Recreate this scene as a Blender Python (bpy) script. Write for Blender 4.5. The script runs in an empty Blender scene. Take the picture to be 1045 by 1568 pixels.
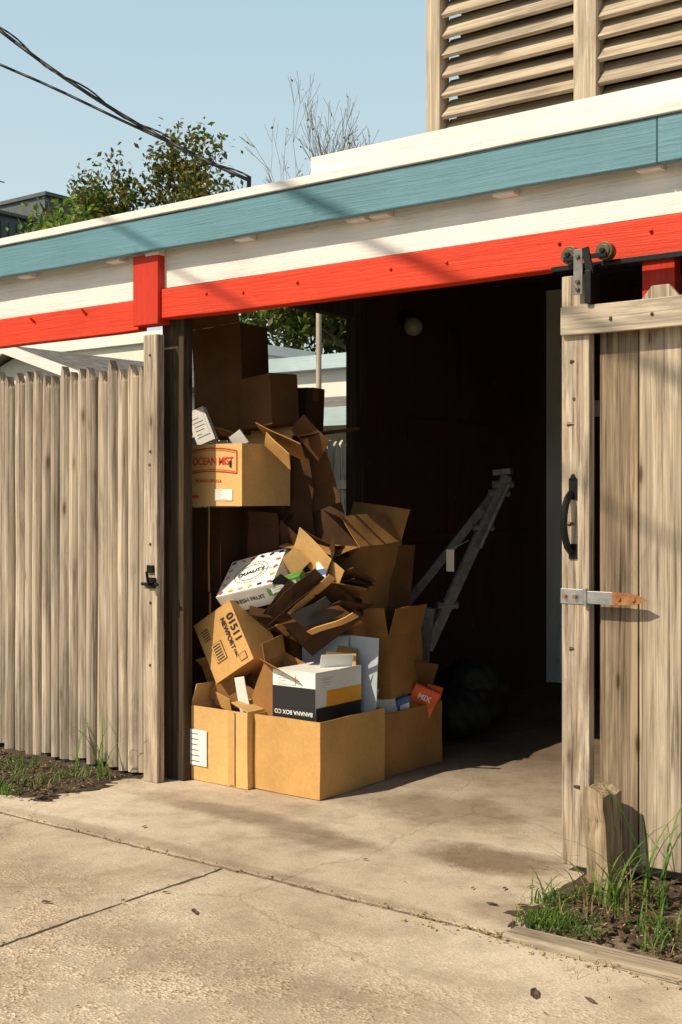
import bpy, bmesh, math, random
from mathutils import Vector, Matrix, Euler, noise
random.seed(7)
R=math.radians
scene=bpy.context.scene
scene.view_settings.view_transform='Standard'
scene.view_settings.look='None'
scene.view_settings.exposure=0
# ---------------------------------------------------------------- materials
def nodes(name):
    m=bpy.data.materials.new(name); m.use_nodes=True
    nt=m.node_tree; b=nt.nodes['Principled BSDF']
    return m,nt,b
def N(nt,t,**kw):
    n=nt.nodes.new(t)
    for k,v in kw.items(): setattr(n,k,v)
    return n
def ramp(nt,stops):
    r=N(nt,'ShaderNodeValToRGB'); e=r.color_ramp.elements
    while len(e)<len(stops): e.new(0.5)
    for i,(p,c) in enumerate(stops):
        e[i].position=p; e[i].color=(c[0],c[1],c[2],1) if len(c)==3 else c
    return r
def mul(c,f): return tuple(x*f for x in c)
def island_coords(nt,scale):
    tc=N(nt,'ShaderNodeTexCoord'); g=N(nt,'ShaderNodeNewGeometry')
    m=N(nt,'ShaderNodeMath',operation='MULTIPLY'); m.inputs[1].default_value=13.0
    nt.links.new(g.outputs['Random Per Island'],m.inputs[0])
    a=N(nt,'ShaderNodeVectorMath',operation='ADD')
    nt.links.new(tc.outputs['Object'],a.inputs[0]); nt.links.new(m.outputs[0],a.inputs[1])
    mp=N(nt,'ShaderNodeMapping'); mp.inputs['Scale'].default_value=scale
    nt.links.new(a.outputs[0],mp.inputs['Vector'])
    return mp,g,a
def mixc(nt,typ,fac,a,b):
    mx=N(nt,'ShaderNodeMix',data_type='RGBA',blend_type=typ)
    if isinstance(fac,(int,float)): mx.inputs[0].default_value=fac
    else: nt.links.new(fac,mx.inputs[0])
    for s,i in ((a,6),(b,7)):
        if isinstance(s,tuple): mx.inputs[i].default_value=(s[0],s[1],s[2],1)
        else: nt.links.new(s,mx.inputs[i])
    return mx.outputs[2]
def noise_n(nt,vec,scale,detail=6,rough=.6,dist=0):
    n=N(nt,'ShaderNodeTexNoise'); n.inputs['Scale'].default_value=scale
    n.inputs['Detail'].default_value=detail; n.inputs['Roughness'].default_value=rough
    n.inputs['Distortion'].default_value=dist
    nt.links.new(vec,n.inputs['Vector']); return n
def bump(nt,b,h,strength=.4,dist=.005,normal=None):
    bp=N(nt,'ShaderNodeBump'); bp.inputs['Strength'].default_value=strength
    bp.inputs['Distance'].default_value=dist
    nt.links.new(h,bp.inputs['Height'])
    if normal is not None: nt.links.new(normal,bp.inputs['Normal'])
    nt.links.new(bp.outputs[0],b.inputs['Normal']); return bp.outputs[0]
def wood(name,dark,light,axis='Z',stretch=1.6,cross=45,rough=.88,var=.35,bs=.6,bd=.004,knots=True,streak=.55):
    m,nt,b=nodes(name)
    def ax(s,c): return {'X':(s,c,c),'Y':(c,s,c),'Z':(c,c,s)}[axis]
    mp,g,a=island_coords(nt,ax(stretch,cross))
    n1=noise_n(nt,mp.outputs[0],1.0,8,.68,.9)
    r1=ramp(nt,[(.32,dark),(.5,tuple((x+y)/2 for x,y in zip(dark,light))),(.64,light)])
    nt.links.new(n1.outputs['Fac'],r1.inputs[0])
    mpf=N(nt,'ShaderNodeMapping'); mpf.inputs['Scale'].default_value=ax(stretch*1.6,cross*3.2); nt.links.new(a.outputs[0],mpf.inputs['Vector'])
    nf=noise_n(nt,mpf.outputs[0],1.0,4,.6,.4)
    rf=ramp(nt,[(.34,(.38,.35,.33)),(.46,(.95,.95,.95)),(.7,(1.1,1.1,1.1))]); nt.links.new(nf.outputs['Fac'],rf.inputs[0])
    c=mixc(nt,'MULTIPLY',streak,r1.outputs[0],rf.outputs[0])
    mpb=N(nt,'ShaderNodeMapping'); mpb.inputs['Scale'].default_value=ax(1.3,7); nt.links.new(a.outputs[0],mpb.inputs['Vector'])
    n2=noise_n(nt,mpb.outputs[0],1.0,6,.65,.5)
    r2=ramp(nt,[(.32,(.50,.49,.49)),(.5,(.95,.95,.95)),(.68,(1.12,1.08,1.02))]); nt.links.new(n2.outputs['Fac'],r2.inputs[0])
    c=mixc(nt,'MULTIPLY',.9,c,r2.outputs[0])
    r3=ramp(nt,[(0,(1-var,1-var,1-var)),(1,(1+var*.4,1+var*.35,1+var*.25))])
    nt.links.new(g.outputs['Random Per Island'],r3.inputs[0])
    c=mixc(nt,'MULTIPLY',1.0,c,r3.outputs[0])
    if knots:
        mp2=N(nt,'ShaderNodeMapping'); mp2.inputs['Scale'].default_value=ax(2.6,9)
        nt.links.new(a.outputs[0],mp2.inputs['Vector'])
        v=N(nt,'ShaderNodeTexVoronoi'); v.inputs['Scale'].default_value=1.0
        nt.links.new(mp2.outputs[0],v.inputs['Vector'])
        rk=ramp(nt,[(.05,(.22,.16,.11)),(.12,(.8,.75,.7)),(.2,(1,1,1))]); nt.links.new(v.outputs['Distance'],rk.inputs[0])
        c=mixc(nt,'MULTIPLY',.85,c,rk.outputs[0])
    nt.links.new(c,b.inputs['Base Color'])
    b.inputs['Roughness'].default_value=rough
    b.inputs['Specular IOR Level'].default_value=.25
    nb=bump(nt,b,n1.outputs['Fac'],bs,bd)
    bump(nt,b,nf.outputs['Fac'],bs*.8,.0025,nb)
    return m
def paint(name,col,axis='X',rough=.5,wear=.25,dirt=(.30,.25,.2)):
    m,nt,b=nodes(name)
    sc={'X':(1.2,38,38),'Z':(38,38,1.2),'Y':(38,1.2,38)}[axis]
    mp,g,a=island_coords(nt,sc)
    n1=noise_n(nt,mp.outputs[0],1.0,9,.7,2.2)
    n2=noise_n(nt,a.outputs[0],5,8,.7)
    n3=noise_n(nt,a.outputs[0],1.3,4,.6)
    r=ramp(nt,[(.3,mul(col,.72)),(.45,mul(col,.95)),(.6,col)]); nt.links.new(n1.outputs['Fac'],r.inputs[0])
    r3=ramp(nt,[(.3,(.84,.84,.83)),(.65,(1.04,1.04,1.04))]); nt.links.new(n3.outputs['Fac'],r3.inputs[0])
    c=mixc(nt,'MULTIPLY',1,r.outputs[0],r3.outputs[0])
    rm=ramp(nt,[(.64,(0,0,0)),(.70,(1,1,1))]); nt.links.new(n2.outputs['Fac'],rm.inputs[0])
    mm=N(nt,'ShaderNodeMath',operation='MULTIPLY'); nt.links.new(rm.outputs[0],mm.inputs[0]); mm.inputs[1].default_value=wear
    c=mixc(nt,'MIX',mm.outputs[0],c,dirt)
    nt.links.new(c,b.inputs['Base Color']); b.inputs['Roughness'].default_value=rough
    b.inputs['Specular IOR Level'].default_value=.3
    bump(nt,b,n1.outputs['Fac'],.9,.005)
    return m
def plain(name,col,rough=.7,metal=0,var=.15,scale=6,bs=.2):
    m,nt,b=nodes(name)
    tc=N(nt,'ShaderNodeTexCoord'); n=noise_n(nt,tc.outputs['Object'],scale,6,.65)
    r=ramp(nt,[(.3,mul(col,1-var)),(.7,mul(col,1+var))]); nt.links.new(n.outputs['Fac'],r.inputs[0])
    nt.links.new(r.outputs[0],b.inputs['Base Color'])
    b.inputs['Roughness'].default_value=rough; b.inputs['Metallic'].default_value=metal
    if bs: bump(nt,b,n.outputs['Fac'],bs,.003)
    return m
def cardboard(name,col,stain=.25):
    m,nt,b=nodes(name)
    tc=N(nt,'ShaderNodeTexCoord')
    n1=noise_n(nt,tc.outputs['Object'],3.5,6,.6); n2=noise_n(nt,tc.outputs['Object'],60,4,.7)
    r=ramp(nt,[(.25,mul(col,1-stain)),(.6,col)]); nt.links.new(n1.outputs['Fac'],r.inputs[0])
    r2=ramp(nt,[(.3,(.9,.9,.88)),(.7,(1.05,1.05,1.05))]); nt.links.new(n2.outputs['Fac'],r2.inputs[0])
    c=mixc(nt,'MULTIPLY',1,r.outputs[0],r2.outputs[0])
    nt.links.new(c,b.inputs['Base Color']); b.inputs['Roughness'].default_value=.85
    b.inputs['Specular IOR Level'].default_value=.2
    w=N(nt,'ShaderNodeTexWave'); w.bands_direction='X'; w.inputs['Scale'].default_value=60
    nt.links.new(tc.outputs['Object'],w.inputs['Vector'])
    ad=N(nt,'ShaderNodeMath',operation='MULTIPLY_ADD'); nt.links.new(w.outputs['Fac'],ad.inputs[0]); ad.inputs[1].default_value=.12
    nt.links.new(n1.outputs['Fac'],ad.inputs[2])
    bump(nt,b,ad.outputs[0],.35,.005)
    return m
def concrete(name):
    m,nt,b=nodes(name)
    tc=N(nt,'ShaderNodeTexCoord'); V=tc.outputs['Object']
    big=noise_n(nt,V,.9,7,.62,.5); mid=noise_n(nt,V,5,7,.7); fine=noise_n(nt,V,110,5,.7)
    r=ramp(nt,[(.3,(.41,.335,.255)),(.48,(.56,.48,.385)),(.62,(.65,.58,.48))]); nt.links.new(big.outputs['Fac'],r.inputs[0])
    r2=ramp(nt,[(.3,(.70,.675,.65)),(.55,(1.02,1.01,1.0))]); nt.links.new(mid.outputs['Fac'],r2.inputs[0])
    c=mixc(nt,'MULTIPLY',.95,r.outputs[0],r2.outputs[0])
    r3=ramp(nt,[(.3,(.70,.68,.64)),(.6,(1.1,1.1,1.1))]); nt.links.new(fine.outputs['Fac'],r3.inputs[0])
    c=mixc(nt,'MULTIPLY',.8,c,r3.outputs[0])
    v=N(nt,'ShaderNodeTexVoronoi'); v.inputs['Scale'].default_value=85; nt.links.new(V,v.inputs['Vector'])
    rv=ramp(nt,[(.0,(.42,.37,.33)),(.35,(.88,.85,.82)),(.7,(1.2,1.18,1.14))]); nt.links.new(v.outputs['Color'],rv.inputs[0])
    sx=N(nt,'ShaderNodeSeparateXYZ'); nt.links.new(V,sx.inputs[0])
    mr=N(nt,'ShaderNodeMapRange'); mr.inputs[1].default_value=3.6; mr.inputs[2].default_value=2.7; mr.inputs[3].default_value=.08; mr.inputs[4].default_value=1.0
    nt.links.new(sx.outputs['Y'],mr.inputs[0])
    agn=ramp(nt,[(.42,(.15,.15,.15)),(.55,(1,1,1))]); nt.links.new(mid.outputs['Fac'],agn.inputs[0])
    am=N(nt,'ShaderNodeMath',operation='MULTIPLY'); nt.links.new(mr.outputs[0],am.inputs[0]); nt.links.new(agn.outputs[0],am.inputs[1])
    c=mixc(nt,'MULTIPLY',am.outputs[0],c,rv.outputs[0])
    nd=noise_n(nt,V,3,5,.6)
    av=N(nt,'ShaderNodeVectorMath',operation='MULTIPLY_ADD'); nt.links.new(nd.outputs['Color'],av.inputs[0]); av.inputs[1].default_value=(.35,.35,0); nt.links.new(V,av.inputs[2])
    vc=N(nt,'ShaderNodeTexVoronoi'); vc.feature='DISTANCE_TO_EDGE'; vc.inputs['Scale'].default_value=.5; nt.links.new(av.outputs[0],vc.inputs['Vector'])
    rc=ramp(nt,[(.0,(.5,.45,.4)),(.003,(1,1,1))]); nt.links.new(vc.outputs['Distance'],rc.inputs[0])
    c=mixc(nt,'MULTIPLY',.5,c,rc.outputs[0])
    vp=N(nt,'ShaderNodeTexVoronoi'); vp.inputs['Scale'].default_value=16; nt.links.new(V,vp.inputs['Vector'])
    rp=ramp(nt,[(.03,(.45,.4,.35)),(.06,(1,1,1))]); nt.links.new(vp.outputs['Distance'],rp.inputs[0])
    c=mixc(nt,'MULTIPLY',.7,c,rp.outputs[0])
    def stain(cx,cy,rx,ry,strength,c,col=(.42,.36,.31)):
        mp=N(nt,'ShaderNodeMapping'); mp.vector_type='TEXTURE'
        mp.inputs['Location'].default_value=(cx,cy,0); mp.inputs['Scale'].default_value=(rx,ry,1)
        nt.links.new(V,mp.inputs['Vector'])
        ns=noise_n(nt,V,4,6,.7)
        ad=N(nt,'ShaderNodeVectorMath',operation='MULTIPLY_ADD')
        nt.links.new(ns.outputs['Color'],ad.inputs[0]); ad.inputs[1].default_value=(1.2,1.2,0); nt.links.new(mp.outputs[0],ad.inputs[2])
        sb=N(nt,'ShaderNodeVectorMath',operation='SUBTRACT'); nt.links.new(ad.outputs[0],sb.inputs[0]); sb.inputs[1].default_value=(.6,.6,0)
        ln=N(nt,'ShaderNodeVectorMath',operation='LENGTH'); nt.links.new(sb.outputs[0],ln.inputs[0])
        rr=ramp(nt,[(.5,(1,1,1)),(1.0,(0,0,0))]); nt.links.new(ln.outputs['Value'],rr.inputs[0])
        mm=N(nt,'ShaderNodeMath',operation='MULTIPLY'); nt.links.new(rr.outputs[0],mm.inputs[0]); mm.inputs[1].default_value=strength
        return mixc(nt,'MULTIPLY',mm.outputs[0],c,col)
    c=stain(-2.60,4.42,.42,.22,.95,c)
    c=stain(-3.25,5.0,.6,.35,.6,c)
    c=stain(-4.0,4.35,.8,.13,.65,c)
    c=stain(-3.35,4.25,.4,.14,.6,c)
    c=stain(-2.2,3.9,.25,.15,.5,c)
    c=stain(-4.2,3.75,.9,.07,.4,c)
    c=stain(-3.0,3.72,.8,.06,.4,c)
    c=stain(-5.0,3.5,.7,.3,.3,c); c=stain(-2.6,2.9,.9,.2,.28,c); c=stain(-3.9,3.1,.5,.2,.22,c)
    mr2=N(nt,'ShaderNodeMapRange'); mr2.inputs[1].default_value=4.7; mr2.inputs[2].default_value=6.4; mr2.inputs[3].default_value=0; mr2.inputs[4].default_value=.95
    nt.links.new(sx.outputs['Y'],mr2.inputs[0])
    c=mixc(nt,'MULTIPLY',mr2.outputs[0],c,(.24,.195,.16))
    nt.links.new(c,b.inputs['Base Color']); b.inputs['Roughness'].default_value=.95; b.inputs['Specular IOR Level'].default_value=.2
    ad=N(nt,'ShaderNodeMath',operation='ADD'); nt.links.new(mid.outputs['Fac'],ad.inputs[0]); nt.links.new(fine.outputs['Fac'],ad.inputs[1])
    nb=bump(nt,b,ad.outputs[0],.5,.006)
    vm=N(nt,'ShaderNodeMath',operation='MULTIPLY'); nt.links.new(v.outputs['Distance'],vm.inputs[0]); nt.links.new(am.outputs[0],vm.inputs[1])
    bump(nt,b,vm.outputs[0],.6,.008,nb)
    return m
def leafmat(name,a,bcol,trans=.35):
    m,nt,b=nodes(name)
    g=N(nt,'ShaderNodeNewGeometry'); r=ramp(nt,[(0,a),(1,bcol)])
    nt.links.new(g.outputs['Random Per Island'],r.inputs[0]); nt.links.new(r.outputs[0],b.inputs['Base Color'])
    b.inputs['Roughness'].default_value=.6
    t=N(nt,'ShaderNodeBsdfTranslucent'); nt.links.new(r.outputs[0],t.inputs[0])
    mx=N(nt,'ShaderNodeMixShader'); mx.inputs[0].default_value=trans
    nt.links.new(b.outputs[0],mx.inputs[1]); nt.links.new(t.outputs[0],mx.inputs[2])
    nt.links.new(mx.outputs[0],nt.nodes['Material Output'].inputs[0])
    return m

M_fence=wood('weathered_picket_wood',(.31,.255,.20),(.66,.575,.475),'Z',1.0,26,var=.30,streak=.85,bs=1.0)
M_stile=wood('stile_wood',(.28,.215,.155),(.66,.565,.45),'Z',1.8,30,var=.12,bs=1,streak=.95)
M_gate=wood('gate_board_wood',(.12,.085,.06),(.40,.315,.22),'Z',.9,28,var=.15,bs=1,streak=.95)
M_gateL=wood('gate_board_light',(.25,.20,.15),(.63,.535,.42),'Z',.9,28,var=.12,bs=1,streak=.95)
M_railX=wood('rail_wood',(.38,.315,.24),(.70,.61,.50),'X',1.2,34,var=.12)
M_postd=wood('creosote_post',(.022,.016,.012),(.12,.085,.055),'Z',1.2,40,var=.2)
M_slat=wood('louver_wood',(.34,.27,.19),(.70,.60,.48),'X',1.1,45,var=.25)
M_slatZ=wood('louver_post_wood',(.36,.29,.215),(.66,.575,.46),'Z',1.1,45,var=.15)
M_timber=wood('timber_edging',(.38,.31,.23),(.60,.52,.41),'X',1.2,35,var=.1,streak=.8)
M_stump=wood('stump_wood',(.15,.105,.06),(.48,.38,.26),'Z',2.4,30,var=.1,bs=1.2,streak=.95)
M_blue=paint('blue_paint',(.125,.275,.345),wear=.5,dirt=(.04,.11,.14))
M_white=paint('white_paint',(.83,.81,.78),wear=.3,dirt=(.45,.4,.33))
M_red=paint('red_paint',(.68,.046,.013),wear=.6,dirt=(.30,.02,.01))
M_redZ=paint('red_paint_vertical',(.58,.034,.012),'Z',wear=.3,dirt=(.3,.02,.01))
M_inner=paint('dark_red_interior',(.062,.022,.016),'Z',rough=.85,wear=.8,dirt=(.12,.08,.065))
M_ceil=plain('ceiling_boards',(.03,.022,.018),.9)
M_trim=paint('grey_white_trim',(.84,.84,.84),'Z',wear=.4)
M_cb=cardboard('cardboard_tan',(.60,.345,.125))
M_cb2=cardboard('cardboard_brown',(.38,.19,.066),.35)
M_cb3=cardboard('cardboard_light',(.70,.435,.175))
M_cbd=cardboard('cardboard_shade_brown',(.15,.07,.028),.4)  # brown cardboard with shade painted into its colour, for shadowed boxes
M_cbx=cardboard('cardboard_shadowed',(.065,.03,.013),.4)  # near-black copy; the pile's deep shade is painted into the cardboard colour
M_tape=plain('packing_tape',(.55,.33,.13),.3,0,.1,20,.05)
M_lab=plain('paper_label',(.78,.77,.74),.6,0,.05,20,.05)
M_ink=plain('black_ink',(.012,.012,.014),.5,0,.1,20,0)
M_inkr=plain('red_ink',(.60,.04,.02),.6,0,.1,20,0)
M_grey=plain('grey_board',(.36,.41,.46),.8,0,.12,5,.1)
M_yel=plain('yellow_print',(.80,.36,.02),.5,0,.08,10,0)
M_org=plain('orange_print',(.72,.10,.02),.5,0,.3,14,0)
M_grn=plain('green_print',(.10,.26,.05),.5,0,.4,14,0)
M_blup=plain('blue_print',(.06,.14,.34),.5,0,.3,14,0)
M_metal=plain('galvanised_metal',(.42,.42,.42),.35,.8,.25,25,.1)
M_dmetal=plain('dull_dark_metal',(.17,.165,.155),.5,.5,.35,25,.1)
M_iron=plain('black_iron',(.012,.012,.013),.4,.6,.3,30,.2)
M_bronze=plain('aged_steel',(.11,.085,.05),.45,.7,.4,30,.2)
M_rust=plain('rusty_metal',(.30,.13,.05),.8,.2,.4,30,.3)
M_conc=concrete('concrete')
M_soil=plain('dark_soil',(.06,.042,.028),1,0,.6,14,1.0)
M_joint=plain('joint_dirt',(.20,.15,.10),1,0,.6,22,.8)
M_mulch=plain('mulch_chips',(.10,.065,.04),.95,0,.6,30,.4)
M_straw=plain('dry_straw',(.42,.33,.17),.9,0,.4,30,.2)
M_grass=leafmat('grass_blades',(.045,.12,.015),(.17,.29,.045))
M_dryg=leafmat('dry_grass',(.25,.19,.07),(.42,.34,.15))
M_bag=plain('black_plastic',(.004,.004,.004),.75,0,.3,14,.3)
M_wire=plain('black_cable',(.01,.01,.012),.5)
M_bark=plain('tree_bark',(.12,.09,.065),.95,0,.4,8,.6)
M_barkl=plain('twig_bark',(.22,.17,.13),.95,0,.3,8,.3)
M_leafA=leafmat('leaves_olive',(.06,.08,.016),(.17,.18,.035))
M_leafB=leafmat('leaves_green',(.05,.10,.015),(.14,.22,.03))
M_leafC=leafmat('leaves_bright',(.10,.20,.02),(.26,.40,.05))
M_leafY=leafmat('leaves_yellow',(.12,.11,.018),(.30,.23,.05))
M_glass=plain('frosted_globe',(.30,.29,.27),.3)
M_tag=plain('paper_tag',(.75,.67,.54),.8)

# ---------------------------------------------------------------- mesh builder
class MB:
    def __init__(s): s.v=[];s.f=[];s.m=[]
    def add(s,vs,fs,mi=0):
        o=len(s.v); s.v+= [tuple(v) for v in vs]
        for f in fs: s.f.append([i+o for i in f]); s.m.append(mi)
    def slab(s,M,sx,sy,sz,mi=0):
        vs=[M@Vector((x*sx/2,y*sy/2,z*sz/2)) for x in(-1,1) for y in(-1,1) for z in(-1,1)]
        s.add(vs,[(0,1,3,2),(4,6,7,5),(0,4,5,1),(2,3,7,6),(0,2,6,4),(1,5,7,3)],mi)
    def box(s,x0,x1,y0,y1,z0,z1,mi=0):
        s.slab(Matrix.Translation(((x0+x1)/2,(y0+y1)/2,(z0+z1)/2)),x1-x0,y1-y0,z1-z0,mi)
    def tube(s,p0,p1,r0,r1=None,n=8,mi=0,cap=True):
        if r1 is None: r1=r0
        p0=Vector(p0);p1=Vector(p1); d=(p1-p0)
        if d.length<1e-6: return
        q=d.to_track_quat('Z','Y'); vs=[]
        for p,r in((p0,r0),(p1,r1)):
            for i in range(n):
                a=2*math.pi*i/n; vs.append(p+q@Vector((r*math.cos(a),r*math.sin(a),0)))
        fs=[(i,(i+1)%n,n+(i+1)%n,n+i) for i in range(n)]
        if cap: fs+= [tuple(range(n-1,-1,-1)),tuple(range(n,2*n))]
        s.add(vs,fs,mi)
    def path(s,pts,r,n=6,mi=0):
        for a,b in zip(pts[:-1],pts[1:]): s.tube(a,b,r,r,n,mi)
    def make(s,name,mats,parent=None,bevel=0,smooth=False,loc=None,rot=None):
        me=bpy.data.meshes.new(name); me.from_pydata(s.v,[],s.f)
        for m in (mats if isinstance(mats,(list,tuple)) else [mats]): me.materials.append(m)
        me.polygons.foreach_set('material_index',s.m)
        if smooth: me.polygons.foreach_set('use_smooth',[True]*len(me.polygons))
        me.update()
        o=bpy.data.objects.new(name,me); scene.collection.objects.link(o)
        if parent: o.parent=parent
        if loc: o.location=loc
        if rot: o.rotation_euler=rot
        if bevel:
            b=o.modifiers.new('bevel','BEVEL'); b.width=bevel; b.segments=2; b.limit_method='ANGLE'
        return o
def empty(name,loc=(0,0,0)):
    e=bpy.data.objects.new(name,None); e.location=loc; scene.collection.objects.link(e); return e
def text(parent,body,size,loc,rot,mat,name='print',sx=1,align='CENTER'):
    c=bpy.data.curves.new(name,'FONT'); c.body=body; c.size=size; c.extrude=.0004; c.align_x=align; c.align_y='CENTER'; c.offset=size*.015
    o=bpy.data.objects.new(name,c); o.data.materials.append(mat); o.parent=parent; o.location=loc; o.rotation_euler=rot; o.scale=(sx,1,1)
    scene.collection.objects.link(o); return o

# ---------------------------------------------------------------- camera, light, sky
cam=bpy.data.cameras.new('camera'); co=bpy.data.objects.new('camera',cam); scene.collection.objects.link(co)
co.location=(0,0,1.5); co.rotation_euler=(R(90),0,R(37.3))
cam.sensor_fit='VERTICAL'; cam.sensor_height=36; cam.sensor_width=24; cam.lens=43.07; cam.shift_y=-20/1568
cam.clip_end=2000; cam.clip_start=.05
scene.camera=co
EL=43.0; AZ=19.3
sd=Vector((math.sin(R(AZ))*math.cos(R(EL)),math.cos(R(AZ))*math.cos(R(EL)),-math.sin(R(EL))))
sl=bpy.data.lights.new('sun','SUN'); sl.energy=5.0; sl.angle=R(.5); sl.color=(1,.86,.65)
so=bpy.data.objects.new('sun',sl); scene.collection.objects.link(so); so.rotation_euler=sd.to_track_quat('-Z','Y').to_euler(); so.location=(-6,-14,16)
w=bpy.data.worlds.new('World'); scene.world=w; w.use_nodes=True
nt=w.node_tree; bg=nt.nodes['Background']; sky=nt.nodes.new('ShaderNodeTexSky'); sky.sky_type='NISHITA'; sky.sun_disc=False
sky.sun_elevation=R(EL); sky.sun_rotation=R(180+AZ); sky.air_density=1.0; sky.dust_density=3.0; sky.ozone_density=1.0
tc=nt.nodes.new('ShaderNodeTexCoord'); sx=nt.nodes.new('ShaderNodeSeparateXYZ'); nt.links.new(tc.outputs['Generated'],sx.inputs[0])
hz=ramp(nt,[(0.0,(7.4,8.0,7.5)),(.16,(6.8,8.0,7.9)),(.38,(5.0,6.9,7.6)),(.52,(.3,.5,.7)),(.8,(0,0,0))])
nt.links.new(sx.outputs['Z'],hz.inputs[0])
ad=nt.nodes.new('ShaderNodeVectorMath'); ad.operation='ADD'
ds=nt.nodes.new('ShaderNodeVectorMath'); ds.operation='SCALE'; ds.inputs['Scale'].default_value=.45; nt.links.new(sky.outputs[0],ds.inputs[0])
nt.links.new(ds.outputs[0],ad.inputs[0]); nt.links.new(hz.outputs[0],ad.inputs[1])
nt.links.new(ad.outputs[0],bg.inputs[0]); bg.inputs[1].default_value=.082

# ---------------------------------------------------------------- ground
mb=MB(); mb.add([(-400,-400,-.05),(400,-400,-.05),(400,400,-.05),(-400,400,-.05)],[(0,1,2,3)])
mg,ntg,bg_=nodes('ground_grass_dirt'); tc=N(ntg,'ShaderNodeTexCoord'); n_=noise_n(ntg,tc.outputs['Object'],.6,8,.7)
r_=ramp(ntg,[(.35,(.14,.11,.07)),(.6,(.07,.11,.03))]); ntg.links.new(n_.outputs['Fac'],r_.inputs[0]); ntg.links.new(r_.outputs[0],bg_.inputs['Base Color']); bg_.inputs['Roughness'].default_value=1
mb.make('ground',mg)
def slabpoly(name,pts,z0,z1,mat,jit=.005,step=.04):
    out=[]
    for i in range(len(pts)):
        a=Vector(pts[i]);b=Vector(pts[(i+1)%len(pts)]); n=max(1,min(400,int((b-a).length/step)))
        for k in range(n):
            p=a.lerp(b,k/n); out.append((p.x+random.uniform(-jit,jit)+.012*noise.noise(Vector((p.x*3,p.y*3,1))),p.y+random.uniform(-jit,jit)+.012*noise.noise(Vector((p.x*3,p.y*3,5)))))
    n=len(out); mb=MB()
    mb.add([(x,y,z1) for x,y in out]+[(x,y,z0) for x,y in out],[tuple(range(n))]+[(i,n+i,n+(i+1)%n,(i+1)%n) for i in range(n)])
    return mb.make(name,mat,bevel=0)
mb=MB(); mb.box(-12,6,-4,9.4,-.06,-.007); mb.make('joint_dirt',M_joint)
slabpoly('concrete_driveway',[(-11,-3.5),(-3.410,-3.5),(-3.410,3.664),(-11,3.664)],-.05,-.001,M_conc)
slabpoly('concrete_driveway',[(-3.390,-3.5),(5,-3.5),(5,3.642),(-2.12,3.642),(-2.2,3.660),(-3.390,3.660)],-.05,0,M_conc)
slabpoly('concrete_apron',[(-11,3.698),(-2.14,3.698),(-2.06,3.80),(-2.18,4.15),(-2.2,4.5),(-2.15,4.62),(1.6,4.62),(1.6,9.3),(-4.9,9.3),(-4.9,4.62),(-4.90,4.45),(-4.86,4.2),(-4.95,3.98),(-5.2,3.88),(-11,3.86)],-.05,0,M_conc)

def soilbed(name,x0,x1,y0,y1,h,seed):
    nx=int((x1-x0)/.03);ny=int((y1-y0)/.03); vs=[];fs=[]
    for j in range(ny+1):
        for i in range(nx+1):
            x=x0+(x1-x0)*i/nx;y=y0+(y1-y0)*j/ny
            e=min(1,min(j,ny-j+6,i+2,nx-i+2)/5)
            z=-.02+e*h*(.6+.5*noise.noise(Vector((x*5,y*5,seed))))+.015*noise.noise(Vector((x*22,y*22,seed)))+.008*noise.noise(Vector((x*60,y*60,seed)))
            vs.append((x,y,z))
    for j in range(ny):
        for i in range(nx):
            a=j*(nx+1)+i; fs.append((a,a+1,a+nx+2,a+nx+1))
    m=MB(); m.add(vs,fs); return m.make(name,M_soil,smooth=True)
soilbed('soil_bed',-9,-4.80,3.84,4.75,.05,1)
soilbed('soil_bed',-2.25,1.5,3.77,4.62,.035,2)
def chips(name,regions,mat,smin,smax,flat=.35):
    m=MB()
    for (x0,x1,y0,y1,z,n) in regions:
        for _ in range(n):
            s=random.uniform(smin,smax)
            Mx=Matrix.Translation((random.uniform(x0,x1),random.uniform(y0,y1),z+random.uniform(0,.008)))@Euler((random.uniform(-.4,.4),random.uniform(-.4,.4),random.uniform(0,6.3))).to_matrix().to_4x4()
            m.slab(Mx,s*random.uniform(1,2.6),s*random.uniform(.4,1),s*flat)
    return m.make(name,mat)
chips('mulch',[(-7,-4.85,3.86,4.5,.02,900),(-2.12,-.8,3.8,4.6,.012,900)],M_mulch,.006,.022)
chips('straw_litter',[(-6.2,-4.85,3.86,4.5,.03,260),(-2.12,-1.2,3.8,4.5,.025,260)],M_straw,.003,.007,.3)
m=MB()
def leafbit(x,y,s,asp=2.2):
    a=random.uniform(0,6.3); n=7; vs=[]
    for k in range(n):
        t=2*math.pi*k/n; rr=s*random.uniform(.6,1.1); px,py=rr*asp*math.cos(t)*.5,rr*.5*math.sin(t)
        vs.append((x+px*math.cos(a)-py*math.sin(a),y+px*math.sin(a)+py*math.cos(a),.006+random.uniform(0,.35)*s))
    c=(x,y,.006); m.add(vs+[c],[(k,(k+1)%n,n) for k in range(n)])
for _ in range(200):
    leafbit(random.uniform(-5.5,-.9),random.uniform(1.6,5.0),random.choice([.003,.004,.005,.006,.007]))
for (x,y,s) in [(-2.29,3.93,.022),(-2.20,3.99,.02),(-2.35,4.12,.014),(-2.12,3.77,.03),(-2.28,4.2,.014),(-2.45,4.05,.013),(-3.62,2.95,.02),(-3.1,3.2,.024),(-3.35,3.3,.014),(-1.78,3.3,.03),(-1.62,3.35,.022),(-4.1,3.9,.016),(-3.0,4.1,.012)]: leafbit(x,y,s,2.6)
m.make('leaf_litter',M_mulch)
chips('joint_grit',[(-6,-2.1,3.655,3.705,.0,170),(-3.43,-3.37,2.2,3.65,.0,40),(-2.5,-.9,3.58,3.70,.002,220)],M_straw,.003,.008,.5)
mb=MB(); mb.slab(Matrix.Translation((-.55,3.722,-.018))@Matrix.Rotation(.006,4,'Z'),3.1,.105,.07); mb.make('timber_edging',M_timber,bevel=.008)

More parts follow.
